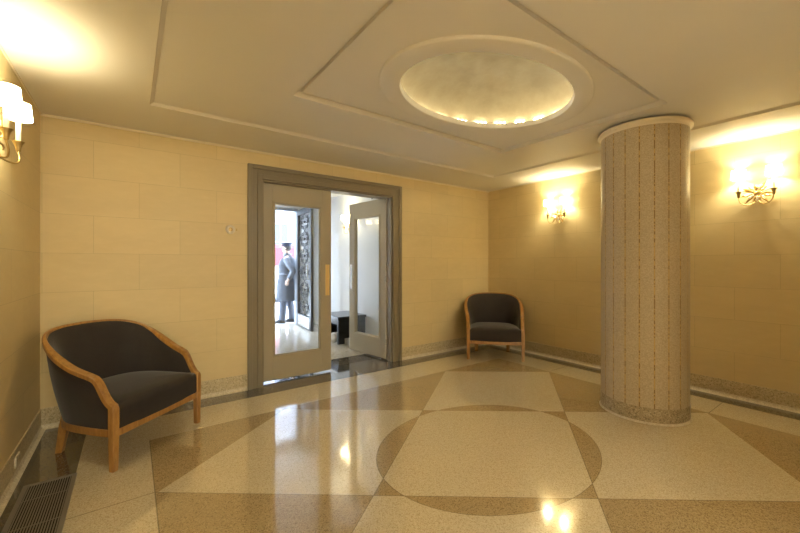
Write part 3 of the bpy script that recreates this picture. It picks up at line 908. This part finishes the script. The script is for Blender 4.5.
    # peaked cap
    bm = bmesh.new(); lathe(bm, [(.099, 1.690), (.103, 1.70), (.104, 1.728), (.128, 1.752), (.132, 1.764), (.118, 1.776), (.03, 1.785)], 28, (.022, 0, 0), ea=1.0, eb=.95)
    cap_ = link('cap', bm, navy, body, 50)
    bm = bmesh.new(); L = []
    for k in range(13):
        a = -PI * .42 + PI * .84 * k / 12
        p = Vector((.022 + .100 * math.cos(a), .097 * math.sin(a), 1.694)); q = Vector((.022 + .175 * math.cos(a * .9), .105 * math.sin(a), 1.672 + .016 * abs(math.sin(a))))
        L.append([p, q, q + Vector((0, 0, .005)), p + Vector((0, 0, .007))])
    loft(bm, L); link('visor', bm, shoe, cap_, 50)
    return body
pp = make_person()
pp.location = (2.79, 8.03, -0.005)
pp.rotation_euler = (0, 0, math.atan2(0.59, -0.807))
tag(pp, 'person in a long grey overcoat and dark peaked cap standing outside the street door', 'person')

# red and white parked van across the near kerb
van = empty('van', (4.8, 14.2, -0.14), 0.0); tag(van, 'red and white van parked on the street behind the person', 'van')
vr, vwh = plain('red_vehicle_paint', (0.20, 0.012, 0.022), 0.3), plain('white_vehicle_paint', (0.80, 0.80, 0.80), 0.3)
def vanbody(z0, z1, inset):
    bm = bmesh.new(); L = []
    for z, i in ((z0, 0), (z1 - .12, 0), (z1, inset)):
        L.append([(-2.4 + i, -.95 + i, z), (2.4 - i * 2.5, -.95 + i, z), (2.4 - i * 2.5, .95 - i, z), (-2.4 + i, .95 - i, z)])
    loft(bm, L); return bm
link('lower_body', vanbody(.35, 1.35, 0.0), vwh, van); link('upper_body', vanbody(1.35, 2.13, .10), vr, van)
link('windscreen', boxes((2.2, 2.405, -.8, .8, 1.42, 1.9)), M['lacquer'], van)
for x in (-1.5, 1.5):
    for y in (-.88, .88):
        bm = bmesh.new(); lathe(bm, [(.18, -.1), (.34, -.1), (.36, -.07), (.36, .07), (.34, .1), (.18, .1)], 24)
        bmesh.ops.rotate(bm, verts=bm.verts[:], cent=(0, 0, 0), matrix=Matrix.Rotation(PI / 2, 3, 'X')); bmesh.ops.translate(bm, verts=bm.verts[:], vec=(x, y, .36))
        link('wheel', bm, M['black'], van, 40)

bld = empty('building', (6.0, 21.2, -0.14)); tag(bld, 'pale stone building across the street with tall windows', 'building')
link('wall', boxes((-14, 14, 0, 4, 0, 16)), plain('pale_stone_facade', (0.17, 0.18, 0.21), 0.8, var=0.1, scale=1.5), bld)
wm = plain('window_grey', (0.06, 0.075, 0.10), 0.15)
win = pane = None
for r_ in range(4):
    for k in range(14):
        x, z = -12.35 + 1.9 * k, 1.6 + 3.6 * r_
        if win is None:
            win = link('window', boxes((-.55, .55, -.10, .02, -.1, 0), (-.5, -.42, -.06, .02, 0, 2.2), (.42, .5, -.06, .02, 0, 2.2), (-.42, .42, -.06, .02, 2.12, 2.2), (-.42, .42, -.05, .02, 1.06, 1.12), (-.02, .02, -.05, .02, 0, 2.12)), M['vest_wall'], bld)
            pane = link('pane', boxes((-.42, .42, -.03, .02, 0, 2.12)), wm, win); o = win
        else:
            o = win.copy(); COL.objects.link(o); o.parent = bld; p2 = pane.copy(); COL.objects.link(p2); p2.parent = o
        o.location = (x, 0, z)
link('cornice', boxes((-14, 14, -.25, 0, 4.55, 4.8), (-14, 14, -.4, 0, 15.6, 16)), M['vest_wall'], bld)

# ------------------------------------------------------------------ daylight, camera, view
w = bpy.data.worlds.new('World'); S.world = w; w.use_nodes = True
bg = w.node_tree.nodes['Background']; bg.inputs[0].default_value = (0.74, 0.86, 1.0, 1); bg.inputs[1].default_value = 9.0

cam = bpy.data.cameras.new('Camera'); co = bpy.data.objects.new('Camera', cam); COL.objects.link(co)
co.location = (0, 0, CAMH); co.rotation_euler = (PI / 2, 0, -YAW)
cam.sensor_width = 36; cam.lens = 367 / 800 * 36; cam.shift_y = -2.8 / 800; cam.clip_start = 0.02
S.camera = co
S.view_settings.view_transform = 'Standard'; S.view_settings.look = 'None'
S.view_settings.gamma = 1.0; S.view_settings.use_curve_mapping = False; S.view_settings.exposure = 1.0
S.cycles.use_denoising = True
S.cycles.max_bounces = 12; S.cycles.diffuse_bounces = 8; S.cycles.glossy_bounces = 6; S.cycles.transparent_max_bounces = 12
S.cycles.sample_clamp_indirect = 8.0; S.cycles.caustics_reflective = True; S.cycles.blur_glossy = 0.8; S.cycles.caustics_refractive = False
